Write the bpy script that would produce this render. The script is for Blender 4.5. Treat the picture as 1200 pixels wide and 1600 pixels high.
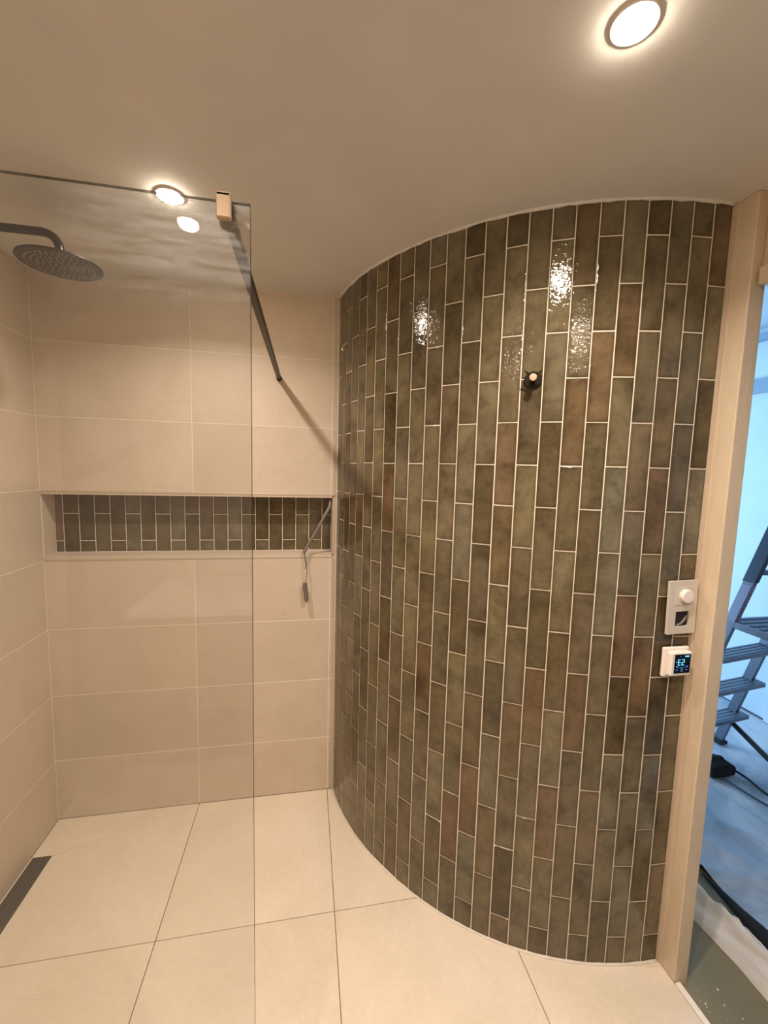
import bpy, bmesh, math, random
from mathutils import Vector, Matrix
random.seed(7)
for o in list(bpy.data.objects): bpy.data.objects.remove(o)
S = bpy.context.scene
COL = S.collection

# ---------------------------------------------------------------- camera
H = 2.3666                       # ceiling height
F_PX = 649.16                    # focal length in pixels of a 1200x1600 frame
cam_d = bpy.data.cameras.new('camera'); cam = bpy.data.objects.new('camera', cam_d); COL.objects.link(cam)
yaw, pitch, roll = 0.1847, 0.1006, 0.0261
fw = Vector((math.sin(yaw)*math.cos(pitch), math.cos(yaw)*math.cos(pitch), -math.sin(pitch)))
r0 = Vector((math.cos(yaw), -math.sin(yaw), 0)); u0 = r0.cross(fw)
R = math.cos(roll)*r0 + math.sin(roll)*u0; U = -math.sin(roll)*r0 + math.cos(roll)*u0
cam.matrix_world = Matrix(((R.x, U.x, -fw.x, .4939), (R.y, U.y, -fw.y, -1.9574), (R.z, U.z, -fw.z, 1.6065), (0, 0, 0, 1)))
cam_d.sensor_fit = 'VERTICAL'; cam_d.sensor_height = 32; cam_d.lens = 32*F_PX/1600
cam_d.clip_start = .01; cam_d.clip_end = 60
S.camera = cam

# ---------------------------------------------------------------- world, exposure, lights
S.view_settings.view_transform = 'Standard'; S.view_settings.look = 'None'
S.view_settings.gamma = 1; S.view_settings.use_curve_mapping = False
S.view_settings.exposure = 0.2
w = bpy.data.worlds.new('world'); S.world = w; w.use_nodes = True
w.node_tree.nodes['Background'].inputs[0].default_value = (.45, .66, 1, 1)
w.node_tree.nodes['Background'].inputs[1].default_value = 0.6

LAMPS = [('rear_left', .105, -.60), ('front', 1.03, -1.265), ('behind_left', .12, -2.0), ('behind_right', 1.035, -2.0)]
LAMP_W = [6.9, 8.6, 9.0, 10.0]
WARM = (1.0, .875, .82)
for (nm, x, y), pw in zip(LAMPS, LAMP_W):
    L = bpy.data.lights.new('downlight_lamp', 'AREA'); L.shape = 'DISK'; L.size = .05
    L.energy = pw; L.color = WARM; L.spread = math.radians(142)
    o = bpy.data.objects.new('downlight_lamp', L); COL.objects.link(o); o.location = (x, y, H-.012)
# added lamp for the hall's daylight, in an opening invented in the unseen wall (wall_hall_side has the hole)
L = bpy.data.lights.new('added_hall_daylight', 'AREA'); L.shape = 'RECTANGLE'; L.size = 1.0; L.size_y = 1.8
L.energy = 34; L.color = (.46, .70, 1.0)
o = bpy.data.objects.new('added_hall_daylight', L); COL.objects.link(o)
o.location = (1.715, .92, 1.3); o.rotation_euler = (0, math.radians(-90), math.radians(0))
L.size, L.size_y = 1.8, 1.0

# ---------------------------------------------------------------- materials
def lin(r, g, b): return tuple(((c/255)/12.92 if c/255 <= .04045 else ((c/255+.055)/1.055)**2.4) for c in (r, g, b))+(1,)
class NT:
    def __init__(s, name):
        s.m = bpy.data.materials.new(name); s.m.use_nodes = True; s.t = s.m.node_tree; s.n = s.t.nodes
        s.b = s.n['Principled BSDF']
    def add(s, ty, **k):
        n = s.n.new(ty)
        for a, v in k.items(): setattr(n, a, v)
        return n
    def ln(s, a, b): s.t.links.new(a, b)
def coords(N, per_object=True, obj=True, scale=1.0):
    tc = N.add('ShaderNodeTexCoord')
    out = tc.outputs['Object']
    if per_object:
        oi = N.add('ShaderNodeObjectInfo'); mu = N.add('ShaderNodeVectorMath', operation='MULTIPLY_ADD')
        cb = N.add('ShaderNodeCombineXYZ')
        for i in range(3):
            m = N.add('ShaderNodeMath', operation='MULTIPLY'); m.inputs[1].default_value = (37, 91, 53)[i]
            N.ln(oi.outputs['Random'], m.inputs[0]); N.ln(m.outputs[0], cb.inputs[i])
        mu.inputs[1].default_value = (scale,)*3; N.ln(out, mu.inputs[0]); N.ln(cb.outputs[0], mu.inputs[2]); out = mu.outputs[0]
    return out
def noise(N, vec, scale, detail=3, rough=.5, dist=0):
    n = N.add('ShaderNodeTexNoise'); n.inputs['Scale'].default_value = scale; n.inputs['Detail'].default_value = detail
    n.inputs['Roughness'].default_value = rough; n.inputs['Distortion'].default_value = dist
    N.ln(vec, n.inputs['Vector']); return n.outputs[0]
def ramp(N, fac, stops):
    r = N.add('ShaderNodeValToRGB'); e = r.color_ramp.elements
    while len(e) < len(stops): e.new(.5)
    for i, (p, c) in enumerate(stops): e[i].position = p; e[i].color = c
    N.ln(fac, r.inputs[0]); return r.outputs[0]
def bump(N, fac, strength, dist=.002, prev=None):
    b = N.add('ShaderNodeBump'); b.inputs['Strength'].default_value = strength; b.inputs['Distance'].default_value = dist
    N.ln(fac, b.inputs['Height'])
    if prev: N.ln(prev, b.inputs['Normal'])
    return b.outputs[0]
def mixc(N, fac, a, b, blend='MIX'):
    m = N.add('ShaderNodeMix', data_type='RGBA', blend_type=blend)
    for sock, v in ((m.inputs[0], fac), (m.inputs[6], a), (m.inputs[7], b)):
        if hasattr(v, 'is_linked') or hasattr(v, 'links'): N.ln(v, sock)
        else: sock.default_value = v
    return m.outputs[2]
M = {}
def simple(name, col, rough=.5, metal=0, bump_s=0, bscale=60, var=.0, emit=None, es=0, per=False):
    N = NT(name); b = N.b
    b.inputs['Roughness'].default_value = rough; b.inputs['Metallic'].default_value = metal
    v = coords(N, per)
    c = lin(*col)
    dk = tuple(x*(1-var) for x in c[:3])+(1,); lt = tuple(min(1, x*(1+var)) for x in c[:3])+(1,)
    f = noise(N, v, bscale*.15, 4)
    N.ln(ramp(N, f, [(.3, dk), (.7, lt)]), b.inputs['Base Color'])
    if bump_s: N.ln(bump(N, noise(N, v, bscale, 4), bump_s), b.inputs['Normal'])
    if emit: b.inputs['Emission Color'].default_value = lin(*emit); b.inputs['Emission Strength'].default_value = es
    M[name] = N.m; return N.m

def beige_tile(name, a, b_, rough, sc=5.0, rand=.04):
    N = NT(name); v = coords(N, True)
    oi = N.add('ShaderNodeObjectInfo')
    c = ramp(N, noise(N, v, sc, 6, .6, .6), [(.3, lin(*a)), (.7, lin(*b_))])
    c = mixc(N, .25, c, ramp(N, noise(N, v, 60, 3), [(.35, lin(*a)), (.65, lin(*b_))]))
    hs = N.add('ShaderNodeHueSaturation'); mr = N.add('ShaderNodeMapRange')
    N.ln(oi.outputs['Random'], mr.inputs[0]); mr.inputs[3].default_value = 1-rand; mr.inputs[4].default_value = 1+rand
    N.ln(mr.outputs[0], hs.inputs['Value']); N.ln(c, hs.inputs['Color']); N.ln(hs.outputs[0], N.b.inputs['Base Color'])
    N.b.inputs['Roughness'].default_value = rough
    N.ln(bump(N, noise(N, v, 90, 3), .12, .001), N.b.inputs['Normal'])
    M[name] = N.m
beige_tile('wall_beige', (202, 184, 160), (214, 197, 174), .5)
beige_tile('floor_beige', (216, 200, 172), (232, 217, 192), .33, 3.0, .02)

def green_tile():
    N = NT('green_glaze'); v = coords(N, True)
    oi = N.add('ShaderNodeObjectInfo')
    base = ramp(N, oi.outputs['Random'], [(0, lin(99, 86, 62)), (.14, lin(80, 69, 46)), (.28, lin(109, 99, 75)), (.42, lin(91, 80, 60)),
                 (.55, lin(111, 101, 74)), (.7, lin(96, 80, 55)), (.82, lin(107, 101, 82)), (.93, lin(103, 82, 57)), (1, lin(84, 73, 51))])
    f1 = noise(N, v, 9, 5, .62, .25)
    cloud = ramp(N, f1, [(.28, (.52, .47, .38, 1)), (.5, (1, 1, 1, 1)), (.7, (1.36, 1.36, 1.34, 1))])
    c = mixc(N, 1.0, base, cloud, 'MULTIPLY')
    f2 = noise(N, v, 34, 4, .65, .1)
    c = mixc(N, 1.0, c, ramp(N, f2, [(.28, (.78, .74, .66, 1)), (.5, (1, 1, 1, 1)), (.8, (1.12, 1.12, 1.1, 1))]), 'MULTIPLY')
    # darker glaze pooled along the tile's own edges (attribute painted per vertex: distance to the edge)
    at = N.add('ShaderNodeAttribute', attribute_name='edge')
    c = mixc(N, at.outputs['Fac'], c, mixc(N, 1.0, c, (.72, .67, .58, 1), 'MULTIPLY'))
    N.ln(c, N.b.inputs['Base Color'])
    N.b.inputs['Roughness'].default_value = .04
    N.b.inputs['IOR'].default_value = 1.5
    g = noise(N, v, 16, 2, .5)
    h = noise(N, v, 95, 2, .6, .9)
    n1 = bump(N, g, .32, .005); n2 = bump(N, h, .36, .0018, n1)
    N.ln(n2, N.b.inputs['Normal'])
    M['green_glaze'] = N.m
green_tile()
simple('grout_light', (222, 208, 186), .85, bump_s=.3, bscale=300, var=.05)
simple('grout_beige', (236, 224, 202), .85, bump_s=.2, bscale=300, var=.04)
simple('grout_floor', (168, 146, 116), .85, bump_s=.2, bscale=300, var=.04)
simple('ceiling_paint', (214, 210, 202), .75, bump_s=.25, bscale=35, var=.035)
def plaster_mat():
    N = NT('plaster'); tc = N.add('ShaderNodeTexCoord'); mp = N.add('ShaderNodeMapping'); mp.inputs['Scale'].default_value = (7, 7, 2.6)
    N.ln(tc.outputs['Object'], mp.inputs[0]); f = noise(N, mp.outputs[0], 3.5, 5, .6, 1.2)   # brushed filler strokes
    N.ln(ramp(N, f, [(.3, lin(207, 186, 156)), (.52, lin(209, 189, 159)), (.75, lin(215, 195, 166))]), N.b.inputs['Base Color'])
    N.b.inputs['Roughness'].default_value = .42; N.ln(bump(N, f, .35, .004), N.b.inputs['Normal']); M['plaster'] = N.m
plaster_mat()
simple('plaster_grey', (196, 176, 152), .6, bump_s=.3, bscale=25, var=.05)
simple('sealant', (216, 204, 184), .5, bump_s=.3, bscale=60, var=.05)
simple('trim_metal', (205, 190, 168), .35, .4)
simple('gunmetal', (60, 54, 48), .30, .9, bump_s=.05, bscale=400)
simple('bar_metal', (50, 42, 35), .42, .7)
simple('brass_brushed', (190, 164, 134), .45, .35, bump_s=.08, bscale=300)
simple('nozzle_rubber', (160, 152, 138), .6)
simple('drain_bronze', (30, 24, 18), .6, .2)
simple('drain_dark', (14, 11, 8), .7)
simple('white_plastic', (236, 226, 212), .35)
simple('cream_plastic', (204, 194, 176), .45)
simple('box_dark', (30, 20, 16), .8)
simple('conduit', (122, 112, 98), .5)
simple('wire_blue', (60, 96, 110), .5)
simple('wire_brown', (112, 78, 52), .5)
simple('connector_grey', (112, 100, 88), .5)
simple('screen_black', (4, 6, 12), .15)
simple('screen_blue', (90, 190, 255), .5, emit=(110, 200, 255), es=1.2)
simple('screen_grey', (60, 110, 160), .5, emit=(70, 130, 190), es=.7)
simple('lens', (255, 240, 220), .4, emit=(255, 240, 218), es=210)
simple('hall_wall', (214, 232, 240), .7, bump_s=.1, bscale=30, var=.02)
simple('hall_trim', (150, 172, 190), .6)
simple('hall_floor', (120, 110, 80), .45, bump_s=.2, bscale=40, var=.12)
simple('plaster_speck', (226, 214, 188), .8)
simple('aluminium', (112, 122, 136), .42, .5, bump_s=.05, bscale=300, var=.06)
simple('ladder_dark', (52, 70, 90), .5, .3)
simple('ladder_groove', (104, 116, 132), .45, .5)
simple('label_paper', (150, 160, 190), .6)
simple('label_red', (150, 80, 100), .6)
simple('black_plastic', (16, 17, 20), .5)
simple('black_cloth', (14, 14, 17), .85, bump_s=.4, bscale=60)
simple('cord_grey', (60, 72, 86), .5)
simple('fleece_white', (212, 206, 196), .85, bump_s=.5, bscale=40, var=.05)
simple('vanity_white', (236, 226, 210), .3)
simple('vanity_wood', (150, 118, 84), .5, bump_s=.2, bscale=20, var=.1)
simple('basin_grey', (92, 84, 74), .5)
simple('rear_wall', (206, 190, 168), .7, bump_s=.1, bscale=30, var=.03)
def sheet_mat():
    N = NT('fleece_blue'); v = coords(N, False)
    c = ramp(N, noise(N, v, 1.6, 5, .6, 1.0), [(.35, lin(132, 150, 168)), (.5, lin(168, 182, 196)), (.66, lin(206, 214, 222))])
    N.ln(c, N.b.inputs['Base Color']); N.b.inputs['Roughness'].default_value = .9
    N.ln(bump(N, noise(N, v, 60, 4), .4), N.b.inputs['Normal']); M['fleece_blue'] = N.m
sheet_mat()
def glass_mat(edge=False):
    N = NT('glass_edge' if edge else 'clear_glass'); t = N
    N.n.remove(N.b); out = N.n['Material Output']
    tr = N.add('ShaderNodeBsdfTransparent'); tr.inputs[0].default_value = (.36, .36, .33, 1) if edge else (.935, .94, .93, 1)
    gl = N.add('ShaderNodeBsdfGlossy'); gl.inputs['Roughness'].default_value = .12 if edge else 0.0
    gl.inputs[0].default_value = (1, 1, 1, 1)
    fr = N.add('ShaderNodeFresnel'); ge = N.add('ShaderNodeNewGeometry'); io = N.add('ShaderNodeMapRange')   # thin pane: same Fresnel on the way in and out
    io.inputs[3].default_value = 1.5; io.inputs[4].default_value = 1/1.5; N.ln(ge.outputs['Backfacing'], io.inputs[0]); N.ln(io.outputs[0], fr.inputs[0])
    mx = N.add('ShaderNodeMixShader'); N.ln(fr.outputs[0], mx.inputs[0]); N.ln(tr.outputs[0], mx.inputs[1]); N.ln(gl.outputs[0], mx.inputs[2])
    res = mx.outputs[0]
    if not edge:   # dried water film, wiped in streaks, on the upper part of the pane
        tc = N.add('ShaderNodeTexCoord'); mp = N.add('ShaderNodeMapping'); mp.inputs['Rotation'].default_value = (0, math.radians(28), 0)
        mp.inputs['Scale'].default_value = (3.5, 1, 34); N.ln(tc.outputs['Object'], mp.inputs[0])
        f = noise(N, mp.outputs[0], 2.2, 6, .65, .8)
        f2 = noise(N, tc.outputs['Object'], 5, 3, .5, .5)
        sx = N.add('ShaderNodeSeparateXYZ'); N.ln(tc.outputs['Object'], sx.inputs[0])
        zr = N.add('ShaderNodeMapRange'); zr.inputs[1].default_value = 1.84; zr.inputs[2].default_value = 2.0; N.ln(sx.outputs[2], zr.inputs[0])
        xr = N.add('ShaderNodeMapRange'); xr.inputs[1].default_value = -.28; xr.inputs[2].default_value = -.06; N.ln(sx.outputs[0], xr.inputs[0])
        a = N.add('ShaderNodeMath', operation='MULTIPLY'); N.ln(zr.outputs[0], a.inputs[0]); N.ln(xr.outputs[0], a.inputs[1])
        rr = N.add('ShaderNodeMapRange'); rr.inputs[1].default_value = .38; rr.inputs[2].default_value = .66; N.ln(f, rr.inputs[0])
        b2 = N.add('ShaderNodeMath', operation='MULTIPLY'); N.ln(a.outputs[0], b2.inputs[0]); N.ln(rr.outputs[0], b2.inputs[1])
        c2 = N.add('ShaderNodeMath', operation='MULTIPLY'); N.ln(b2.outputs[0], c2.inputs[0]); N.ln(f2, c2.inputs[1])
        d2 = N.add('ShaderNodeMath', operation='MULTIPLY_ADD'); d2.inputs[1].default_value = 1.1; d2.inputs[2].default_value = .012; N.ln(c2.outputs[0], d2.inputs[0])
        df = N.add('ShaderNodeBsdfTranslucent'); df.inputs[0].default_value = (.9, .9, .9, 1)
        mx2 = N.add('ShaderNodeMixShader'); N.ln(d2.outputs[0], mx2.inputs[0]); N.ln(res, mx2.inputs[1]); N.ln(df.outputs[0], mx2.inputs[2]); res = mx2.outputs[0]
    N.ln(res, out.inputs[0]); M[N.m.name] = N.m
glass_mat(); glass_mat(True)

# ---------------------------------------------------------------- helpers
def obj(name, bm, mat, parent=None, loc=None, rot=None, smooth=False, kind=None):
    me = bpy.data.meshes.new(name)
    if smooth:
        for f in bm.faces: f.smooth = True
    bm.normal_update(); bm.to_mesh(me); bm.free()
    me.materials.append(M[mat])
    o = bpy.data.objects.new(name, me); COL.objects.link(o)
    if parent: o.parent = parent
    if loc: o.location = loc
    if rot: o.rotation_euler = rot
    if kind: o['kind'] = kind
    return o
def empty(name, loc, label, cat, group=None, rot=(0, 0, 0)):
    o = bpy.data.objects.new(name, None); COL.objects.link(o); o.location = loc; o.rotation_euler = rot
    o.empty_display_size = .05
    return tag(o, label, cat, group)
def tag(o, label, cat, group=None):
    o['label'] = label; o['category'] = cat
    if group: o['group'] = group
    return o
def box(x0, x1, y0, y1, z0, z1, bev=0, bm=None, seg=2):
    b = bmesh.new()
    bmesh.ops.create_cube(b, size=1)
    for v in b.verts: v.co = Vector((x0+(v.co.x+.5)*(x1-x0), y0+(v.co.y+.5)*(y1-y0), z0+(v.co.z+.5)*(z1-z0)))
    if bev: bmesh.ops.bevel(b, geom=list(b.edges), offset=bev, segments=seg, affect='EDGES', profile=.5)
    if bm is None: return b
    me = bpy.data.meshes.new('t'); b.to_mesh(me); b.free(); bm.from_mesh(me); bpy.data.meshes.remove(me)
    return bm
def tube(pts, r, seg=10, bm=None, caps=True):
    bm = bm or bmesh.new(); rings = []
    pts = [Vector(p) for p in pts]; up = None
    for i, p in enumerate(pts):
        d = (pts[min(i+1, len(pts)-1)]-pts[max(i-1, 0)]).normalized()
        if up is None: up = d.orthogonal().normalized()
        up = (up-d*up.dot(d)).normalized(); s = d.cross(up)
        rr = r[i] if isinstance(r, (list, tuple)) else r
        rings.append([bm.verts.new(p+rr*(math.cos(a)*up+math.sin(a)*s)) for a in [2*math.pi*k/seg for k in range(seg)]])
    for a, b in zip(rings, rings[1:]):
        for k in range(seg): bm.faces.new((a[k], a[(k+1) % seg], b[(k+1) % seg], b[k]))
    if caps: bm.faces.new(rings[0][::-1]); bm.faces.new(rings[-1])
    return bm
def lathe(prof, seg=32, bm=None, mat=Matrix()):
    bm = bm or bmesh.new(); rings = []
    for (r, z) in prof:
        if r < 1e-6: rings.append([bm.verts.new(mat @ Vector((0, 0, z)))])
        else: rings.append([bm.verts.new(mat @ Vector((r*math.cos(2*math.pi*k/seg), r*math.sin(2*math.pi*k/seg), z))) for k in range(seg)])
    for a, b in zip(rings, rings[1:]):
        for k in range(seg):
            k2 = (k+1) % seg
            if len(a) == 1 and len(b) > 1: bm.faces.new((a[0], b[k2], b[k]))
            elif len(b) == 1 and len(a) > 1: bm.faces.new((a[k], a[k2], b[0]))
            elif len(a) > 1: bm.faces.new((a[k], a[k2], b[k2], b[k]))
    bmesh.ops.recalc_face_normals(bm, faces=bm.faces)
    return bm
def prism(poly, z0, z1):
    bm = bmesh.new(); a = [bm.verts.new((x, y, z0)) for x, y in poly]; b = [bm.verts.new((x, y, z1)) for x, y in poly]
    n = len(poly); bm.faces.new(a[::-1]); bm.faces.new(b)
    for i in range(n): bm.faces.new((a[i], a[(i+1) % n], b[(i+1) % n], b[i]))
    bmesh.ops.recalc_face_normals(bm, faces=bm.faces)
    return bm
def smooth_path(pts, n=6):
    P = [Vector(p) for p in pts]; P = [2*P[0]-P[1]]+P+[2*P[-1]-P[-2]]; out = []
    for i in range(1, len(P)-2):
        for k in range(n):
            t = k/n; a, b, c, d = P[i-1:i+3]
            out.append(.5*((2*b)+(c-a)*t+(2*a-5*b+4*c-d)*t*t+(3*b-a-3*c+d)*t**3))
    out.append(P[-2]); return out

# tile meshes stand in the local XZ plane, face towards -Y, back at y=0
_cache = {}
def tile_me(w, h, t, glaze):
    key = (round(w, 4), round(h, 4), t, glaze)
    if key in _cache: return _cache[key]
    bm = bmesh.new(); lay = bm.verts.layers.float.new('edge')
    if glaze: rings = [(0, 0, 1), (0, t-.0016, 1), (.0006, t-.0006, 1), (.0022, t-.0001, .85), (.011, t, .0)]
    else: rings = [(0, 0, 0), (0, t-.0008, 0), (.0008, t, 0)]
    prev = None
    for ins, d, e in rings:
        c = [bm.verts.new((sx*(w/2-ins), -d, sz*(h/2-ins))) for sx, sz in ((-1, -1), (1, -1), (1, 1), (-1, 1))]
        for v in c: v[lay] = e
        if prev:
            for k in range(4): bm.faces.new((prev[k], prev[(k+1) % 4], c[(k+1) % 4], c[k]))
        prev = c
    bm.faces.new(prev)
    bmesh.ops.recalc_face_normals(bm, faces=bm.faces)
    me = bpy.data.meshes.new('glazed_tile' if glaze else 'tile'); bm.to_mesh(me); bm.free()
    me.materials.append(M['green_glaze' if glaze else 'wall_beige']); _cache[key] = me; return me
def put_tile(name, me, parent, x, y, z, rz=0, jit=0):
    o = bpy.data.objects.new(name, me); COL.objects.link(o); o.parent = parent
    o.location = (x, y, z); o.rotation_euler = (random.gauss(0, jit), 0, rz+random.gauss(0, jit)); return o

# ---------------------------------------------------------------- geometry of the room
XL, XR, XJ = -.598, .630, 1.66                      # left wall, right end of the back wall, bathroom side of the doorway wall
PZ = .302
ZJ = [0, .281, .583, .885, 1.187, 1.489, 1.791, 2.093, H]
NODES = [(1.6526, -0.9187), (1.5958, -0.9163), (1.5345, -0.9104), (1.473, -0.9009), (1.4124, -0.888), (1.3519, -0.8713), (1.2924, -0.8507),
 (1.2344, -0.8263), (1.1789, -0.7987), (1.1245, -0.7671), (1.0724, -0.7319), (1.0222, -0.6928), (0.9747, -0.6508), (0.9294, -0.6061),
 (0.8877, -0.5594), (0.8476, -0.5088), (0.8101, -0.4561), (0.7755, -0.4027), (0.7448, -0.3497), (0.7172, -0.2943), (0.6936, -0.2377),
 (0.6733, -0.1792), (0.6559, -0.119), (0.6422, -0.0586), (0.6328, 0.0002)]
YREAR = -3.28

# floor: screed slab with porcelain tiles
floor = obj('floor', box(-1.45, XJ, YREAR, .12, -.06, -.008), 'grout_floor', kind='structure')
def floor_tile(poly, g=.0013):
    cx = sum(p[0] for p in poly)/len(poly); cy = sum(p[1] for p in poly)/len(poly)
    n = len(poly); ins = []
    for i in range(n):     # inset polygon by g
        p0, p1, p2 = Vector(poly[i-1]), Vector(poly[i]), Vector(poly[(i+1) % n])
        a = (p1-p0).normalized(); b = (p2-p1).normalized(); na = Vector((-a.y, a.x)); nb = Vector((-b.y, b.x))
        m = (na+nb); ins.append(p1+m*(g/max(.2, (1+na.dot(nb)))))
    bm = prism([(p.x-cx, p.y-cy) for p in ins], -.008, 0)
    top = [e for e in bm.edges if all(abs(v.co.z) < 1e-6 for v in e.verts)]
    bmesh.ops.bevel(bm, geom=top, offset=.0008, segments=1, affect='EDGES')
    return obj('floor_tile', bm, 'floor_beige', floor, (cx, cy, 0))
DX0, DX1, DY0, DY1 = -.591, -.523, -.192, -.892      # linear drain
C1 = -.592
floor_tile([(XL, 0), (XL, DY0), (DX1, DY0), (0, 0)][::1])
floor_tile([(DX1, DY0), (DX1, C1), (0, C1), (0, 0)])
floor_tile([(DX1, C1), (DX1, DY1), (XL, DY1), (XL, 2*C1), (0, 2*C1), (0, C1)])
floor_tile([(XL, DY0), (XL, DY1), (DX0, DY1), (DX0, DY0)], .0004)
xs = [0, .604, 1.208, XJ]; ys = [0, C1, 2*C1, 3*C1, 4*C1, 5*C1, YREAR]
for j in range(6):
    for i in range(3):
        x0, x1, y1, y0 = xs[i], xs[i+1], ys[j], ys[j+1]
        if j == 0 and i == 2: floor_tile([(x0, y0), (x1, y0), (x1, y1-.4), (x0, y1-.4)]); continue
        floor_tile([(x0, y0), (x1, y0), (x1, y1), (x0, y1)])
    if j >= 2: floor_tile([(XL if j < 4 else -1.2, ys[j+1]), (0, ys[j+1]), (0, ys[j]), (XL if j < 4 else -1.2, ys[j])])

# back wall with niche
wall_back = bmesh.new()
NZ0, NZ1 = 1.194, 1.478
box(-.72, 2.0, .0007, .2, 0, NZ0-.001, bm=wall_back); box(-.72, 2.0, .0007, .2, NZ1+.001, H+.02, bm=wall_back)
box(-.72, 2.0, .112, .2, NZ0-.001, NZ1+.001, bm=wall_back); box(.622, 2.0, .0007, .112, NZ0-.001, NZ1+.001, bm=wall_back)
wall_back = obj('wall_back', wall_back, 'grout_beige', kind='structure')
bx_ = [XL, 0, .604, XR]
for i in range(3):
    for k in range(8):
        if k == 4: continue
        z0, z1 = ZJ[k]+.0014, ZJ[k+1]-.0014
        if k == 3: z1 = NZ0-.010
        if k == 5: z0 = NZ1+.010
        x0, x1 = bx_[i]+.0014, bx_[i+1]-.0014
        put_tile('wall_tile', tile_me(x1-x0, z1-z0, .008, False), wall_back, (x0+x1)/2, .008, (z0+z1)/2)
# sliver tile beside the niche's right end
put_tile('wall_tile', tile_me(.012, NZ1-NZ0, .008, False), wall_back, .6225, .008, (NZ0+NZ1)/2)
niche = obj('niche', box(XL, .6165, .0948, .112, NZ0, NZ1), 'grout_light', wall_back)
bm = bmesh.new(); box(XL, .6165, .0, .1005, NZ0-.0005, NZ0+.011, bm=bm); box(XL, .6165, .0, .1005, NZ1-.008, NZ1+.0005, bm=bm)
box(.6125, .6165, .0, .1005, NZ0, NZ1, bm=bm); box(XL-.006, XL+.0006, .0085, .1005, NZ0, NZ1, bm=bm)
obj('niche_lining', bm, 'wall_beige', niche)
bm = box(XL, .6285, -.0015, .008, NZ1, NZ1+.009, .0012); box(XL, .6165, -.0015, .008, NZ0-.009, NZ0+.0, .0012, bm=bm)
obj('edge_trim', bm, 'trim_metal', niche)
nb = [-.598]+[-.5651+.0629*k for k in range(19)]; nb = [b for b in nb if b < .600]+[.612]
for c in range(len(nb)-1):
    x0, x1 = nb[c]+.0015, nb[c+1]-.0015
    cuts = [NZ0+.012, 1.257 if c % 2 == 0 else 1.379, NZ1-.009]
    for a, b in zip(cuts, cuts[1:]):
        o = put_tile('glazed_tile', tile_me(x1-x0, b-a-.0030, .007, True), niche, (x0+x1)/2, .1005, (a+b)/2, 0, .003)

# left wall
wall_left = obj('wall_left', box(-.72, XL-.0007, -2.635, .008, 0, H+.02), 'grout_beige', kind='structure')
yb = [0, -.604, -1.208, -1.812, -2.416, -2.635]
for j in range(5):
    for k in range(8):
        y1, y0 = yb[j]-.0014, yb[j+1]+.0014; z0, z1 = ZJ[k]+.0014, ZJ[k+1]-.0014
        put_tile('wall_tile', tile_me(y1-y0, z1-z0, .008, False), wall_left, XL-.008, (y0+y1)/2, (z0+z1)/2, math.pi/2)

# curved wall: core + glazed tiles
cc = Vector((1.668, .112))
core = [tuple(Vector(n)+(cc-Vector(n)).normalized()*.0016) for n in NODES]
core = core+[(.64, .0), (1.655, .0), (1.655, -.914)]
wall_right = obj('wall_right', prism(core, 0, H), 'grout_light', kind='structure')
for c in range(len(NODES)-1):
    A, B = Vector(NODES[c+1]), Vector(NODES[c])     # left, right
    d = (B-A); wdt = d.length-.0034; d.normalize(); rz = math.atan2(d.y, d.x); n_in = Vector((-d.y, d.x))
    off = .099 if c % 2 == 0 else .2265
    js = [0.003]; z = off+random.uniform(-.0015, .0015)
    while z < H-.01: js.append(z); z += .2557
    js.append(H)
    for a, b in zip(js, js[1:]):
        hh = b-a-.0032; hh = .2525 if abs(hh-.2525) < .001 else hh
        wq = round(wdt, 3)
        m = (A+B)/2+n_in*.0085
        put_tile('glazed_tile', tile_me(wq, hh, .0085, True), wall_right, m.x, m.y, (a+b)/2, rz, .0022)
# sealant beads, foot and head of the curved wall
def bead(z, r, mat, amp, outd):
    pts = []
    for i in range(len(NODES)-1, -1, -1):
        a = Vector(NODES[i]); b = Vector(NODES[max(i-1, 0)])
        for k in range(3 if i else 1):
            p = a.lerp(b, k/3); q = p-(cc-p).normalized()*outd
            pts.append((q.x, q.y, z))
    bm = tube(pts, [r*(1+random.uniform(-amp, amp)) for _ in pts], 8)
    return bm
obj('trim_1', bead(.0, .0055, 'sealant', .25, .001), 'sealant', smooth=True, kind='structure')
obj('trim_2', bead(H-.001, .0055, 'sealant', .4, .001), 'ceiling_paint', smooth=True, kind='structure')
obj('trim_3', box(1.6535, 1.6605, -.9245, -.912, .0, H, .001), 'plaster_grey', kind='structure')

# doorway: pier between bathroom and hall, wall above the opening, wall beyond it
def plaster_slab(x0, x1, y0, y1, z0, z1, n=40):
    bm = box(x0, x1, y0, y1, z0, z1, .003)
    return bm
pier = obj('wall_doorway', plaster_slab(1.66, 1.71, -.981, .3, -.02, H), 'plaster', kind='structure')
hd = obj('wall_over_doorway', plaster_slab(1.692, 1.71, -1.86, -.981, 2.172, H), 'plaster_grey', kind='structure')
obj('trim_4', box(1.675, 1.79, -1.90, -.988, 2.125, 2.17, .003), 'plaster', kind='structure')
obj('wall_beside_doorway', box(1.66, 1.74, YREAR, -1.86, -.02, H), 'rear_wall', kind='structure')
obj('trim_5', box(1.6605, 1.680, -1.86, -.983, -.02, .002, .0015), 'grout_beige', kind='structure')
# rest of the bathroom behind the camera
obj('wall_rear', box(-1.5, 1.72, YREAR-.1, YREAR, -.02, H), 'rear_wall', kind='structure')
obj('wall_rear_recess', box(-1.5, -1.42, YREAR, -2.6, -.02, H), 'rear_wall', kind='structure')
obj('wall_rear_return', box(-1.42, -.72, -2.635, -2.55, -.02, H), 'rear_wall', kind='structure')

# ceiling
obj('ceiling', box(-1.5, 1.71, YREAR-.1, .2, H, H+.08), 'ceiling_paint', kind='structure')

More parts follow.
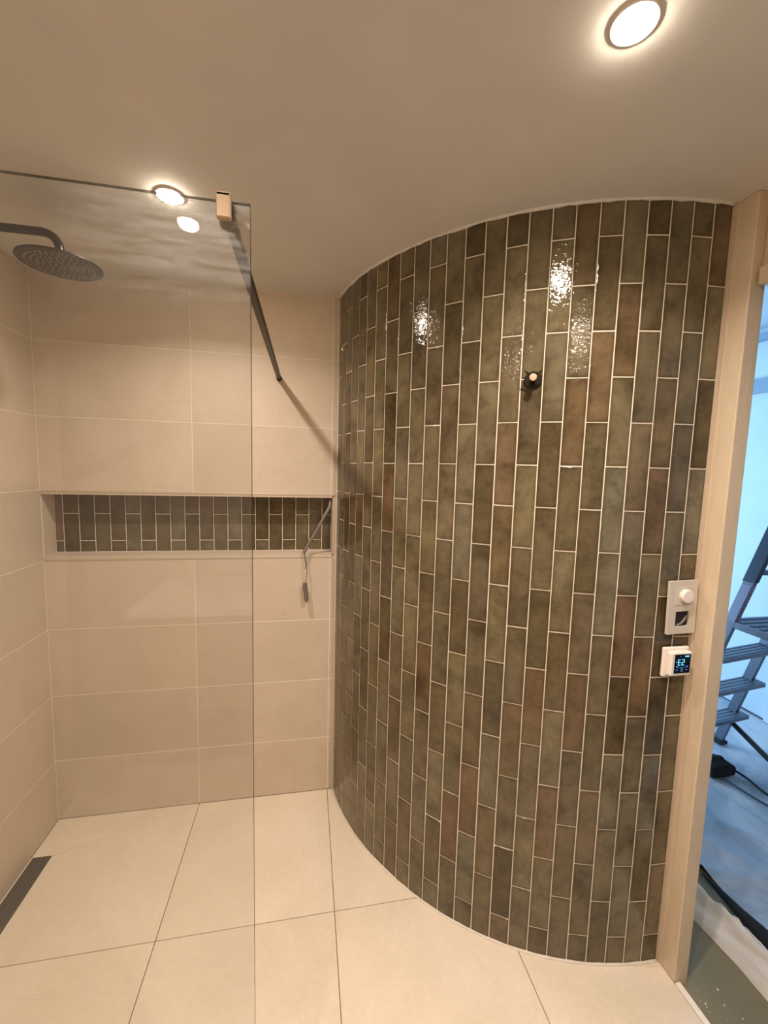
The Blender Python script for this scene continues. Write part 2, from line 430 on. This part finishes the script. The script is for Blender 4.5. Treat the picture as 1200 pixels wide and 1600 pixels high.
# ---------------------------------------------------------------- hall
obj('floor_hall', box(1.68, 3.7, -3.1, 1.6, -.07, -.012), 'hall_floor', kind='structure')
obj('wall_hall_far', box(3.52, 3.6, -3.1, 1.6, -.02, 2.62), 'hall_wall', kind='structure')
bm = box(1.71, 3.6, 1.5, 1.6, -.02, 2.62)
obj('wall_hall_end', bm, 'hall_wall', kind='structure')
bm = box(1.655, 1.71, .3, .41, -.02, 2.62); box(1.655, 1.71, 1.43, 1.5, -.02, 2.62, bm=bm); box(1.655, 1.71, .41, 1.43, -.02, .39, bm=bm); box(1.655, 1.71, .41, 1.43, 2.21, 2.62, bm=bm)  # unseen side wall, its hole shaped for the added daylight lamp
obj('wall_hall_side', bm, 'hall_wall', kind='structure')
obj('wall_hall_over', box(1.70, 1.712, -3.1, .3, H+.0, 2.62), 'hall_wall', kind='structure')
bm = box(1.71, 3.6, -3.1, -3.0, -.02, 2.62)
obj('wall_hall_front', bm, 'hall_wall', kind='structure')
obj('ceiling_hall', box(1.66, 3.6, -3.1, 1.6, 2.62, 2.7), 'hall_wall', kind='structure')
obj('trim_6', box(3.49, 3.52, -3.0, 1.5, 2.19, 2.285, .004), 'hall_trim', kind='structure')
obj('trim_7', box(3.46, 3.52, -3.0, 1.5, 2.535, 2.57, .004), 'hall_trim', kind='structure')
obj('trim_8', box(3.505, 3.52, .120, .160, 0, .47, .003), 'hall_wall', kind='structure')
obj('baseboard_hall', box(3.512, 3.52, .160, 1.5, .004, .012, .001), 'cord_grey', kind='structure')

# ---------------------------------------------------------------- glass screen
pane = empty('shower_screen', (.404, -1.235, 0), 'clear glass shower screen panel fixed with its free edge towards the curved tiled wall', 'shower screen')
g = obj('glass_pane', box(XL-.404, -.0006, -.003, .003, .004, 2.012), 'clear_glass', pane)
obj('polished_edge', box(-.0006, .0002, -.003, .003, .004, 2.0125), 'glass_edge', pane)
obj('top_edge', box(XL-.404, 0, -.003, .003, 2.012, 2.0126), 'glass_edge', pane)

bar = empty('support_bar', (.366, -1.235, 2.0), 'slim dark metal support bar running from the glass screen to the beige back wall', 'support bar')
obj('rod', box(-.0085+.003, .0085+.003, .006, 1.229, -.0085, .0085, .0015), 'bar_metal', bar)
bm = box(-.0105, .0105, -.016, -.0045, -.018, .018, .0015); box(-.0105, .0105, -.016, .010, .0128, .019, .001, bm=bm)
cl = obj('glass_clamp', bm, 'brass_brushed', bar); cl['label'] = 'brushed bronze clamp gripping the top of the glass'
bm = box(-.0105, .0125, .0045, .022, -.018, .0128, .0015); obj('inner_clamp', bm, 'gunmetal', bar)
obj('wall_socket', tube([(.003, 1.215, 0), (.003, 1.235, 0)], .0125, 20), 'bar_metal', bar)

# ---------------------------------------------------------------- rain shower
sh = empty('rain_shower', (-.598, -.533, 2.26), 'round gunmetal rain shower head on a bent wall arm at the left, behind the glass', 'shower head')
hx = .384
arm = [(-.01, 0, 0), (.10, 0, 0), (.22, 0, 0), (hx-.045, 0, 0)]
for k in range(1, 9):
    a = k/8*math.pi/2; arm.append((hx-.045+.045*math.sin(a), 0, -.045+.045*math.cos(a)))
arm.append((hx, 0, -.062))
obj('arm', tube(arm, .0115, 16), 'gunmetal', sh, smooth=True)
obj('swivel_joint', lathe([(0, -.058), (.0125, -.058), (.0125, -.066), (.0135, -.067), (.0135, -.074), (0, -.074)], 24, mat=Matrix.Translation((hx, 0, 0))), 'gunmetal', sh)
obj('wall_flange', lathe([(0, 0), (.028, 0), (.028, .004), (.02, .008), (.0116, .008)], 28, mat=Matrix.Rotation(math.pi/2, 4, 'Y')), 'gunmetal', sh)
zb = -.084
hd_ = obj('head_plate', lathe([(0, zb+.012), (.03, zb+.0105), (.07, zb+.006), (.098, zb+.004), (.104, zb+.002), (.104, zb-.001), (.1025, zb-.003), (0, zb-.003)], 56, mat=Matrix.Translation((hx, 0, 0))), 'gunmetal', sh, smooth=False)
nz = bmesh.new()
for ring, cnt in ((.012, 6), (.026, 12), (.04, 18), (.054, 24), (.068, 30), (.082, 36)):
    for k in range(cnt):
        a = 2*math.pi*k/cnt+ring*20; x, y = hx+ring*math.cos(a), ring*math.sin(a)
        lathe([(.0030, zb-.0028), (.0024, zb-.006), (0, zb-.0062)], 6, bm=nz, mat=Matrix.Translation((x, y, 0)))
nzo = obj('nozzle', nz, 'nozzle_rubber', hd_); nzo['kind'] = 'stuff'

# ---------------------------------------------------------------- robe hook on the curved wall
hk_p = Vector((1.155, -.7845)); nrm = (hk_p-cc).normalized()
hook = empty('robe_hook', (hk_p.x, hk_p.y, 1.884), 'small dark metal robe hook with pale round tip on the curved tiled wall', 'hook', rot=(0, 0, math.atan2(nrm.y, nrm.x)))
RY = Matrix.Rotation(math.pi/2, 4, 'Y')
obj('rosette', lathe([(0, 0), (.0255, 0), (.0255, .005), (.024, .0065), (0, .0065)], 36, mat=RY), 'gunmetal', hook)
obj('stem', lathe([(.0085, .006), (.0085, .040), (.0095, .041)], 24, mat=RY), 'gunmetal', hook, smooth=True)
cap = obj('round_tip', lathe([(.0095, .040), (.0105, .0415), (.0105, .046), (.0095, .0475), (0, .0478)], 28, mat=RY), 'brass_brushed', hook)
cap['label'] = 'pale brushed round tip'
for s in (-1, 1):
    obj('prong', tube([(.032, 0, 0), (.036, s*.012, .010), (.040, s*.0225, .0195)], .0022, 10), 'gunmetal', hook)

# ---------------------------------------------------------------- downlights
txt = {'rear_left': ('bright round ceiling downlight just above the top edge of the glass screen', ),
       'front': ('bright round ceiling downlight in front of the curved tiled wall', ),
       'behind_left': ('round ceiling downlight behind the viewpoint, mirrored in the glass below the other lamp', ),
       'behind_right': ('round ceiling downlight behind the viewpoint, mirrored in the glossy curved tiles', )}
for nm, x, y in LAMPS:
    d = empty('ceiling_downlight', (x, y, H), txt[nm][0], 'downlight')
    obj('rim', lathe([(.0375, 0), (.0375, -.0025), (.036, -.004), (.0305, -.004), (.030, 0)], 40), 'white_plastic', d)
    obj('lens', lathe([(.0295, -.001), (.0295, -.006), (.027, -.0085), (0, -.0095)], 40), 'lens', d)

# ---------------------------------------------------------------- linear drain
dr = empty('linear_drain', ((DX0+DX1)/2, (DY0+DY1)/2, 0), 'long narrow dark bronze linear drain in the floor along the left wall', 'drain')
wd, ln_ = (DX1-DX0)/2, (DY0-DY1)/2
obj('channel', box(-wd, wd, -ln_, ln_, -.0075, -.006), 'drain_dark', dr)
bm = bmesh.new(); box(-wd, -wd+.003, -ln_, ln_, -.006, .0, bm=bm); box(wd-.003, wd, -ln_, ln_, -.006, .0, bm=bm)
box(-wd, wd, -ln_, -ln_+.003, -.006, 0, bm=bm); box(-wd, wd, ln_-.003, ln_, -.006, 0, bm=bm)
obj('frame', bm, 'drain_bronze', dr)
for k in range(5):
    x = -wd+.009+k*(2*wd-.018)/4
    obj('grate_bar', box(x-.0045, x+.0045, -ln_+.004, ln_-.004, -.005, -.0008, .0005, seg=1), 'drain_bronze', dr)

# ---------------------------------------------------------------- switch plate and thermostat
sp = empty('switch_plate', (1.601, -.925, 1.221), 'tall cream double switch plate with round dimmer knob and open square hole', 'switch', rot=(0, math.radians(-1.5), 0))
W2, H2 = .048, .081
bm = bmesh.new()
hx0, hx1, hz0, hz1 = -.023, .025, -.058, -.012
y0, y1 = -.009, 0
box(-W2, hx0, y0, y1, -H2, H2, bm=bm); box(hx1, W2, y0, y1, -H2, H2, bm=bm)
box(hx0, hx1, y0, y1, -H2, hz0, bm=bm); box(hx0, hx1, y0, y1, hz1, H2, bm=bm)
bmesh.ops.remove_doubles(bm, verts=bm.verts, dist=1e-5)
obj('plate', bm, 'cream_plastic', sp)
obj('dimmer_insert', box(-.028, .028, -.0105, -.009, .008, .064, .0008), 'cream_plastic', sp)
obj('knob', lathe([(0, .0105), (.0195, .0105), (.0195, .021), (.018, .0235), (0, .024)], 36, mat=Matrix.Translation((.003, 0, .037)) @ Matrix.Rotation(math.pi/2, 4, 'X')), 'white_plastic', sp)
obj('back_box', box(hx0, hx1, -.003, -.001, hz0, hz1), 'box_dark', sp)
obj('cut_cable', tube(smooth_path([(-.012, -.004, -.056), (0, -.006, -.05), (.012, -.005, -.04), (.02, -.004, -.028)]), .003, 8), 'conduit', sp)

th = empty('thermostat', (1.594, -.925, 1.053), 'square white thermostat with a black screen and blue digits, below the cream switch plate', 'thermostat')
obj('frame', box(-.0445, .0445, -.011, .0, -.0455, .0455, .0045, seg=3), 'white_plastic', th)
obj('housing', box(-.034, .038, -.028, -.010, -.037, .037, .005, seg=3), 'white_plastic', th)
scr = obj('screen', box(-.023, .032, -.0292, -.0275, -.0275, .031, .0005, seg=1), 'screen_black', th)
SY = -.0298
def seg(bm, x, z, w_, h_): box(x-w_/2, x+w_/2, SY, SY+.0006, z-h_/2, z+h_/2, bm=bm)
bm = bmesh.new(); t_ = .0018; cw, ch = .0075, .0085
def digit(bm, cx, cz, segs):
    if 'a' in segs: seg(bm, cx, cz+ch, cw, t_)
    if 'g' in segs: seg(bm, cx, cz, cw, t_)
    if 'd' in segs: seg(bm, cx, cz-ch, cw, t_)
    for s_, dx, dz in (('f', -1, 1), ('b', 1, 1), ('e', -1, -1), ('c', 1, -1)):
        if s_ in segs: seg(bm, cx+dx*cw/2, cz+dz*ch/2, t_, ch)
digit(bm, -.0075, .007, 'adefg'); digit(bm, .0055, .007, 'abged')
seg(bm, -.0175, .009, .002, .002)
seg(bm, .018, .025, .014, .0035)
obj('digits', bm, 'screen_blue', scr)
bm = bmesh.new()
seg(bm, .003, -.0085, .030, .0008); seg(bm, -.015, -.006, .005, .004); seg(bm, .021, -.006, .004, .004)
seg(bm, .003, -.012, .005, .001); seg(bm, .003, -.021, .005, .001); seg(bm, .0005, -.0165, .001, .009); seg(bm, .0055, -.0165, .001, .009)
for s_, cx in ((1, -.015), (-1, .020)):
    for q in (-1, 1): tube([(cx+q*.004, SY, -.016+s_*.0015), (cx, SY, -.016-s_*.0015)], .0006, 4, bm=bm)
seg(bm, -.004, .025, .002, .002)
obj('screen_icons', bm, 'screen_grey', scr)['kind'] = 'stuff'

# ---------------------------------------------------------------- loose cable hanging out of the niche
cb = empty('loose_cable', (.604, .03, 1.47), 'grey conduit with thin wires and connector hanging from the right end of the niche', 'cable')
P0 = Vector((.604, .03, 1.47))
def rel(p): return tuple(Vector(p)-P0)
obj('conduit', tube(smooth_path([rel(p) for p in [(.607, .035, 1.470), (.603, .022, 1.452), (.598, .008, 1.425), (.578, -.004, 1.39), (.54, -.014, 1.318), (.505, -.021, 1.258), (.481, -.027, 1.214)]]), .0076, 12), 'conduit', cb, smooth=True)
obj('wire', tube(smooth_path([rel(p) for p in [(.484, -.026, 1.222), (.486, -.03, 1.195), (.490, -.032, 1.160), (.489, -.033, 1.14)]]), .0018, 6), 'wire_blue', cb)
obj('wire', tube(smooth_path([rel(p) for p in [(.484, -.026, 1.222), (.489, -.029, 1.185), (.4965, -.032, 1.145), (.495, -.034, 1.10), (.489, -.034, 1.070)]]), .0016, 6), 'wire_brown', cb)
obj('connector', tube([rel(p) for p in [(.487, -.034, 1.073), (.4915, -.035, 1.03), (.4955, -.035, .992)]], .0105, 12), 'connector_grey', cb)
obj('connector_end', tube([rel(p) for p in [(.4955, -.035, .993), (.4965, -.035, .985)]], .0045, 10), 'black_plastic', cb)

# ---------------------------------------------------------------- hall things
la = empty('step_ladder', (2.78, -.02, .006), 'grey aluminium platform step ladder standing on the white sheet beyond the doorway', 'ladder')
L0 = Vector((2.78, -.02, .0))
def rail(foot, top, w_, d_, side):
    foot, top = Vector(foot)-L0, Vector(top)-L0; bm = bmesh.new()
    pts = [foot, top]; rings = []
    for p in pts: rings.append([bm.verts.new(p+Vector((sx*w_/2, sy*d_/2, 0))) for sx, sy in ((-1, -1), (1, -1), (1, 1), (-1, 1))])
    for k in range(4): bm.faces.new((rings[0][k], rings[0][(k+1) % 4], rings[1][(k+1) % 4], rings[1][k]))
    bm.faces.new(rings[0][::-1]); bm.faces.new(rings[1]); return bm
r1f, r1t = Vector((2.99, .026, -.005)), Vector((2.975, -.37, 1.40))
r2f, r2t = Vector((2.58, -.03, -.005)), Vector((2.575, -.475, 1.46))
obj('rail', rail(r1f, r1t, .022, .048, 1), 'aluminium', la)
ra = obj('rail', rail(r2f, r2t, .022, .048, 1), 'aluminium', la)
slv = r2f.lerp(r2t, .765), r2f.lerp(r2t, .995)
obj('rail_sleeve', rail(slv[0], slv[1], .027, .054, 1), 'ladder_dark', la)
a, b = r2f.lerp(r2t, .62)-L0, r2f.lerp(r2t, .755)-L0
lb = bmesh.new()
vs = [lb.verts.new(p+Vector((dx, -.0246, 0))) for p, dx in ((a, -.012), (a, .012), (b, .012), (b, -.012))]; lb.faces.new(vs)
vs2 = [lb.verts.new(p+Vector((-.0125, dy, 0))) for p, dy in ((a, .022), (a, -.022), (b, -.022), (b, .022))]; lb.faces.new(vs2)
lbo = obj('sticker', lb, 'label_paper', ra); lbo['label'] = 'worn pale sticker with small red and dark marks'
mk = bmesh.new()
for q in range(7):
    t = .15+.1*q; p = a.lerp(b, t); box(p.x-.010+.004*(q % 2), p.x+.006, p.y-.0265, p.y-.0248, p.z, p.z+.005, bm=mk)
obj('sticker_print', mk, 'label_red', ra)
for z in (.24, .47, .70):
    t = z/1.40; pr_ = r1f.lerp(r1t, t)-L0; pl_ = r2f.lerp(r2t, z/1.46)-L0
    bm = bmesh.new()
    def V(p, dx, dy, dz): return bm.verts.new(p+Vector((dx, dy, dz)))
    a8 = [V(pl_, -.02, -.06, -.022), V(pr_, .045, -.06, -.022), V(pr_, .045, .035, -.022), V(pl_, -.02, .035, -.022)]
    b8 = [V(pl_, -.02, -.06, 0), V(pr_, .045, -.06, 0), V(pr_, .045, .035, 0), V(pl_, -.02, .035, 0)]
    for k in range(4): bm.faces.new((a8[k], a8[(k+1) % 4], b8[(k+1) % 4], b8[k]))
    bm.faces.new(a8[::-1]); bm.faces.new(b8)
    st = obj('step', bm, 'aluminium', la)
    bm = bmesh.new()
    for r_ in range(4):
        y = -.048+r_*.024
        tube([pl_+Vector((0, y, .0005)), pr_+Vector((.04, y, .0005))], .0022, 6, bm=bm)
    obj('tread_rib', bm, 'ladder_groove', st)
pf = r2f.lerp(r2t, .62)-L0; pg = r1f.lerp(r1t, .645)-L0
obj('platform', box(pf.x-.01, pg.x+.03, pf.y-.30, pf.y+.03, pf.z-.035, pf.z, .004), 'aluminium', la)
bm = bmesh.new()
for q in range(7):
    y = pf.y-.28+q*.045; box(pf.x, pg.x+.02, y, y+.02, pf.z, pf.z+.003, bm=bm)
obj('platform_rib', bm, 'ladder_dark', la)
for xx in (pf.x+.01, pg.x+.0):
    obj('rear_leg', rail(Vector((xx, pf.y-.72, .005))+L0*1, Vector((xx, pf.y-.27, pf.z-.03))+L0, .024, .045, 1), 'aluminium', la)
obj('cross_strut', tube([r2f.lerp(r2t, .80)-L0, r2f.lerp(r2t, .80)-L0+Vector((.40, -.02, -.02))], .014, 8), 'aluminium', la)
obj('brace_strap', tube([Vector((2.95, -.03, .20))-L0, Vector((2.95, -.278, .105))-L0, Vector((2.95, -.62, .0))-L0], .014, 6), 'black_plastic', la)
obj('foot', box(.185, .235, .005, .09, -.004, .02, .004), 'black_plastic', la)
obj('foot', box(-.225, -.175, -.05, .03, -.004, .02, .004), 'black_plastic', la)

# protective sheet covering the hall floor
def sheet():
    from mathutils import noise as mn
    bm = bmesh.new(); nx, ny = 90, 160; g = []
    for j in range(ny+1):
        row = []
        for i in range(nx+1):
            x = 2.118+(3.518-2.118)*i/nx; y = -2.4+(1.45+2.4)*j/ny
            v = Vector((x, y, 0)); 
            r_ = mn.noise(Vector((x*2.2+y*1.3, y*2.2-x, 1)))
            ridge = (1-abs(mn.noise(Vector((x*3+y*2.5, y*1.2-x*2.2, 4)))))**6
            m_ = min(1, max(0, abs(x-2.78)-.34)*5+max(0, abs(y+.03)-.12)*5); z = -.008+.012*max(0, r_)*m_+.030*ridge*m_+.022*m_*max(0, mn.noise(Vector((x*3.1-y*2.4, x*1.1+y*5.5, 11))))*min(1, max(0, (y+.75)*3))
            row.append(bm.verts.new((x+.03*mn.noise(v*3)*min(1, (nx-i)/6), y, z)))
        g.append(row)
    for j in range(ny):
        for i in range(nx): bm.faces.new((g[j][i], g[j][i+1], g[j+1][i+1], g[j+1][i]))
    return bm
tag(obj('protective_sheet', sheet(), 'fleece_blue', smooth=True), 'pale bluish fleece protective sheet spread over the hall floor under the ladder', 'floor sheet')
def curl():
    from mathutils import noise as mn
    bm = bmesh.new(); g = []; ny, ns = 150, 22
    for j in range(ny+1):
        y = -1.9+(.05+1.9)*j/ny; row = []
        base = 1.90+.03*mn.noise(Vector((y*3, 2, 0)))+.02*math.sin(y*5)
        wd_ = .125+.02*mn.noise(Vector((y*5, 9, 3)))
        for s_ in range(ns+1):
            t = s_/ns; a = math.pi*t
            x = base+wd_*t+.008*mn.noise(Vector((t*5, y*9, 1)))
            z = -.011+.062*math.sin(a)**.8*(1+.9*mn.noise(Vector((y*9+t*4, t*3, 7))))+.020*(1-abs(mn.noise(Vector((y*11+t*7, t*4, 2)))))**4*math.sin(a)-.010*math.sin(a)
            row.append(bm.verts.new((x, y, z)))
        g.append(row)
    for j in range(ny):
        for i in range(ns): bm.faces.new((g[j][i], g[j][i+1], g[j+1][i+1], g[j+1][i]))
    return bm
tag(obj('rolled_sheet_edge', curl(), 'fleece_white', smooth=True), 'off-white crumpled roll of sheet edge lying on the grey floor near the doorway', 'floor sheet')
def darkroll():
    from mathutils import noise as mn
    bm = bmesh.new(); pts = []; rad = []
    for k in range(40):
        y = -1.9+1.2*k/39; pts.append((2.075+.006*math.sin(y*7)+(0.006*math.sin(y*3)), y, .018)); rad.append(.026*(1+.35*mn.noise(Vector((y*9, 1, 1))))*min(1, (39-k)/8+.15))
    return tube(pts, rad, 10)
tag(obj('black_rag', darkroll(), 'black_cloth', smooth=True), 'black cloth bundle lying between the rolled sheet edge and the blue sheet', 'cloth')

bg = empty('black_tool_bag', (2.70, -.21, .0), 'small black bundle on the blue sheet, half hidden by the door jamb', 'tool bag')
bm = bmesh.new(); box(-.07, .05, -.05, .05, .012, .085, .014, bm=bm); obj('body', bm, 'black_cloth', bg)
obj('side_pocket', box(.03, .085, -.045, .03, .012, .065, .012), 'black_cloth', bg)
obj('handle', tube(smooth_path([(-.05, 0, .08), (-.02, 0, .10), (.02, 0, .10), (.045, 0, .08)]), .007, 8), 'black_plastic', bg)
c1 = obj('power_cord', tube(smooth_path([(2.655, -.275, .03), (2.674, -.29, .03), (2.685, -.36, .03), (2.72, -.48, .028), (2.85, -.75, .03), (3.0, -1.1, .03)]), .006, 8), 'cord_grey', smooth=True)
tag(c1, 'thin dark cord nearer the doorway, trailing from the black bundle over the sheet', 'cord')
c2 = obj('power_cord', tube(smooth_path([(2.79, -.20, .03), (2.80, -.30, .03), (2.79, -.42, .03), (2.87, -.6, .03), (3.1, -.9, .03)]), .006, 8), 'black_plastic', smooth=True)
tag(c2, 'thin black cord farther from the doorway, trailing from the black bundle over the sheet', 'cord')
# crumbs of plaster beside the jamb
cr = bmesh.new()
for k in range(12):
    x = 1.70+abs(random.gauss(0, .07)); y = -1.0-abs(random.gauss(0, .06)); s_ = random.uniform(.001, .0035)
    bmesh.ops.create_icosphere(cr, subdivisions=1, radius=s_, matrix=Matrix.Translation((x, y, -.011)))
o = tag(obj('plaster_crumbs', cr, 'plaster_speck'), 'white plaster crumbs scattered on the grey floor beside the door jamb', 'crumbs'); o['kind'] = 'stuff'

# ---------------------------------------------------------------- washstand behind the viewpoint (seen mirrored in the glass)
va = empty('washstand', (.30, -2.93, 0), 'white topped washstand behind the viewpoint, faintly mirrored in the glass screen', 'washstand')
obj('countertop', box(-.66, .75, -.34, .30, .86, .90, .004), 'vanity_white', va)
for k in range(2):
    d = obj('door', box(-.62+k*.67, .04+k*.67, .255, .272, .36, .84, .003), 'vanity_wood', va)
    obj('handle', tube([(-.05+k*.14, .285, .55), (-.05+k*.14, .285, .68)], .006, 8), 'gunmetal', d)
obj('body', box(-.63, .72, -.34, .255, .34, .86, .003), 'vanity_wood', va)
bs = empty('vessel_basin', (.36, -2.97, .90), 'round grey vessel basin standing on the white washstand, mirrored in the glass', 'basin')
obj('bowl', lathe([(0, .0), (.12, .0), (.17, .05), (.195, .14), (.185, .14), (.16, .06), (.11, .012), (0, .01)], 40), 'basin_grey', bs, smooth=True)
obj('drain_plug', lathe([(0, .018), (.02, .018), (.024, .0115)], 20), 'gunmetal', bs)
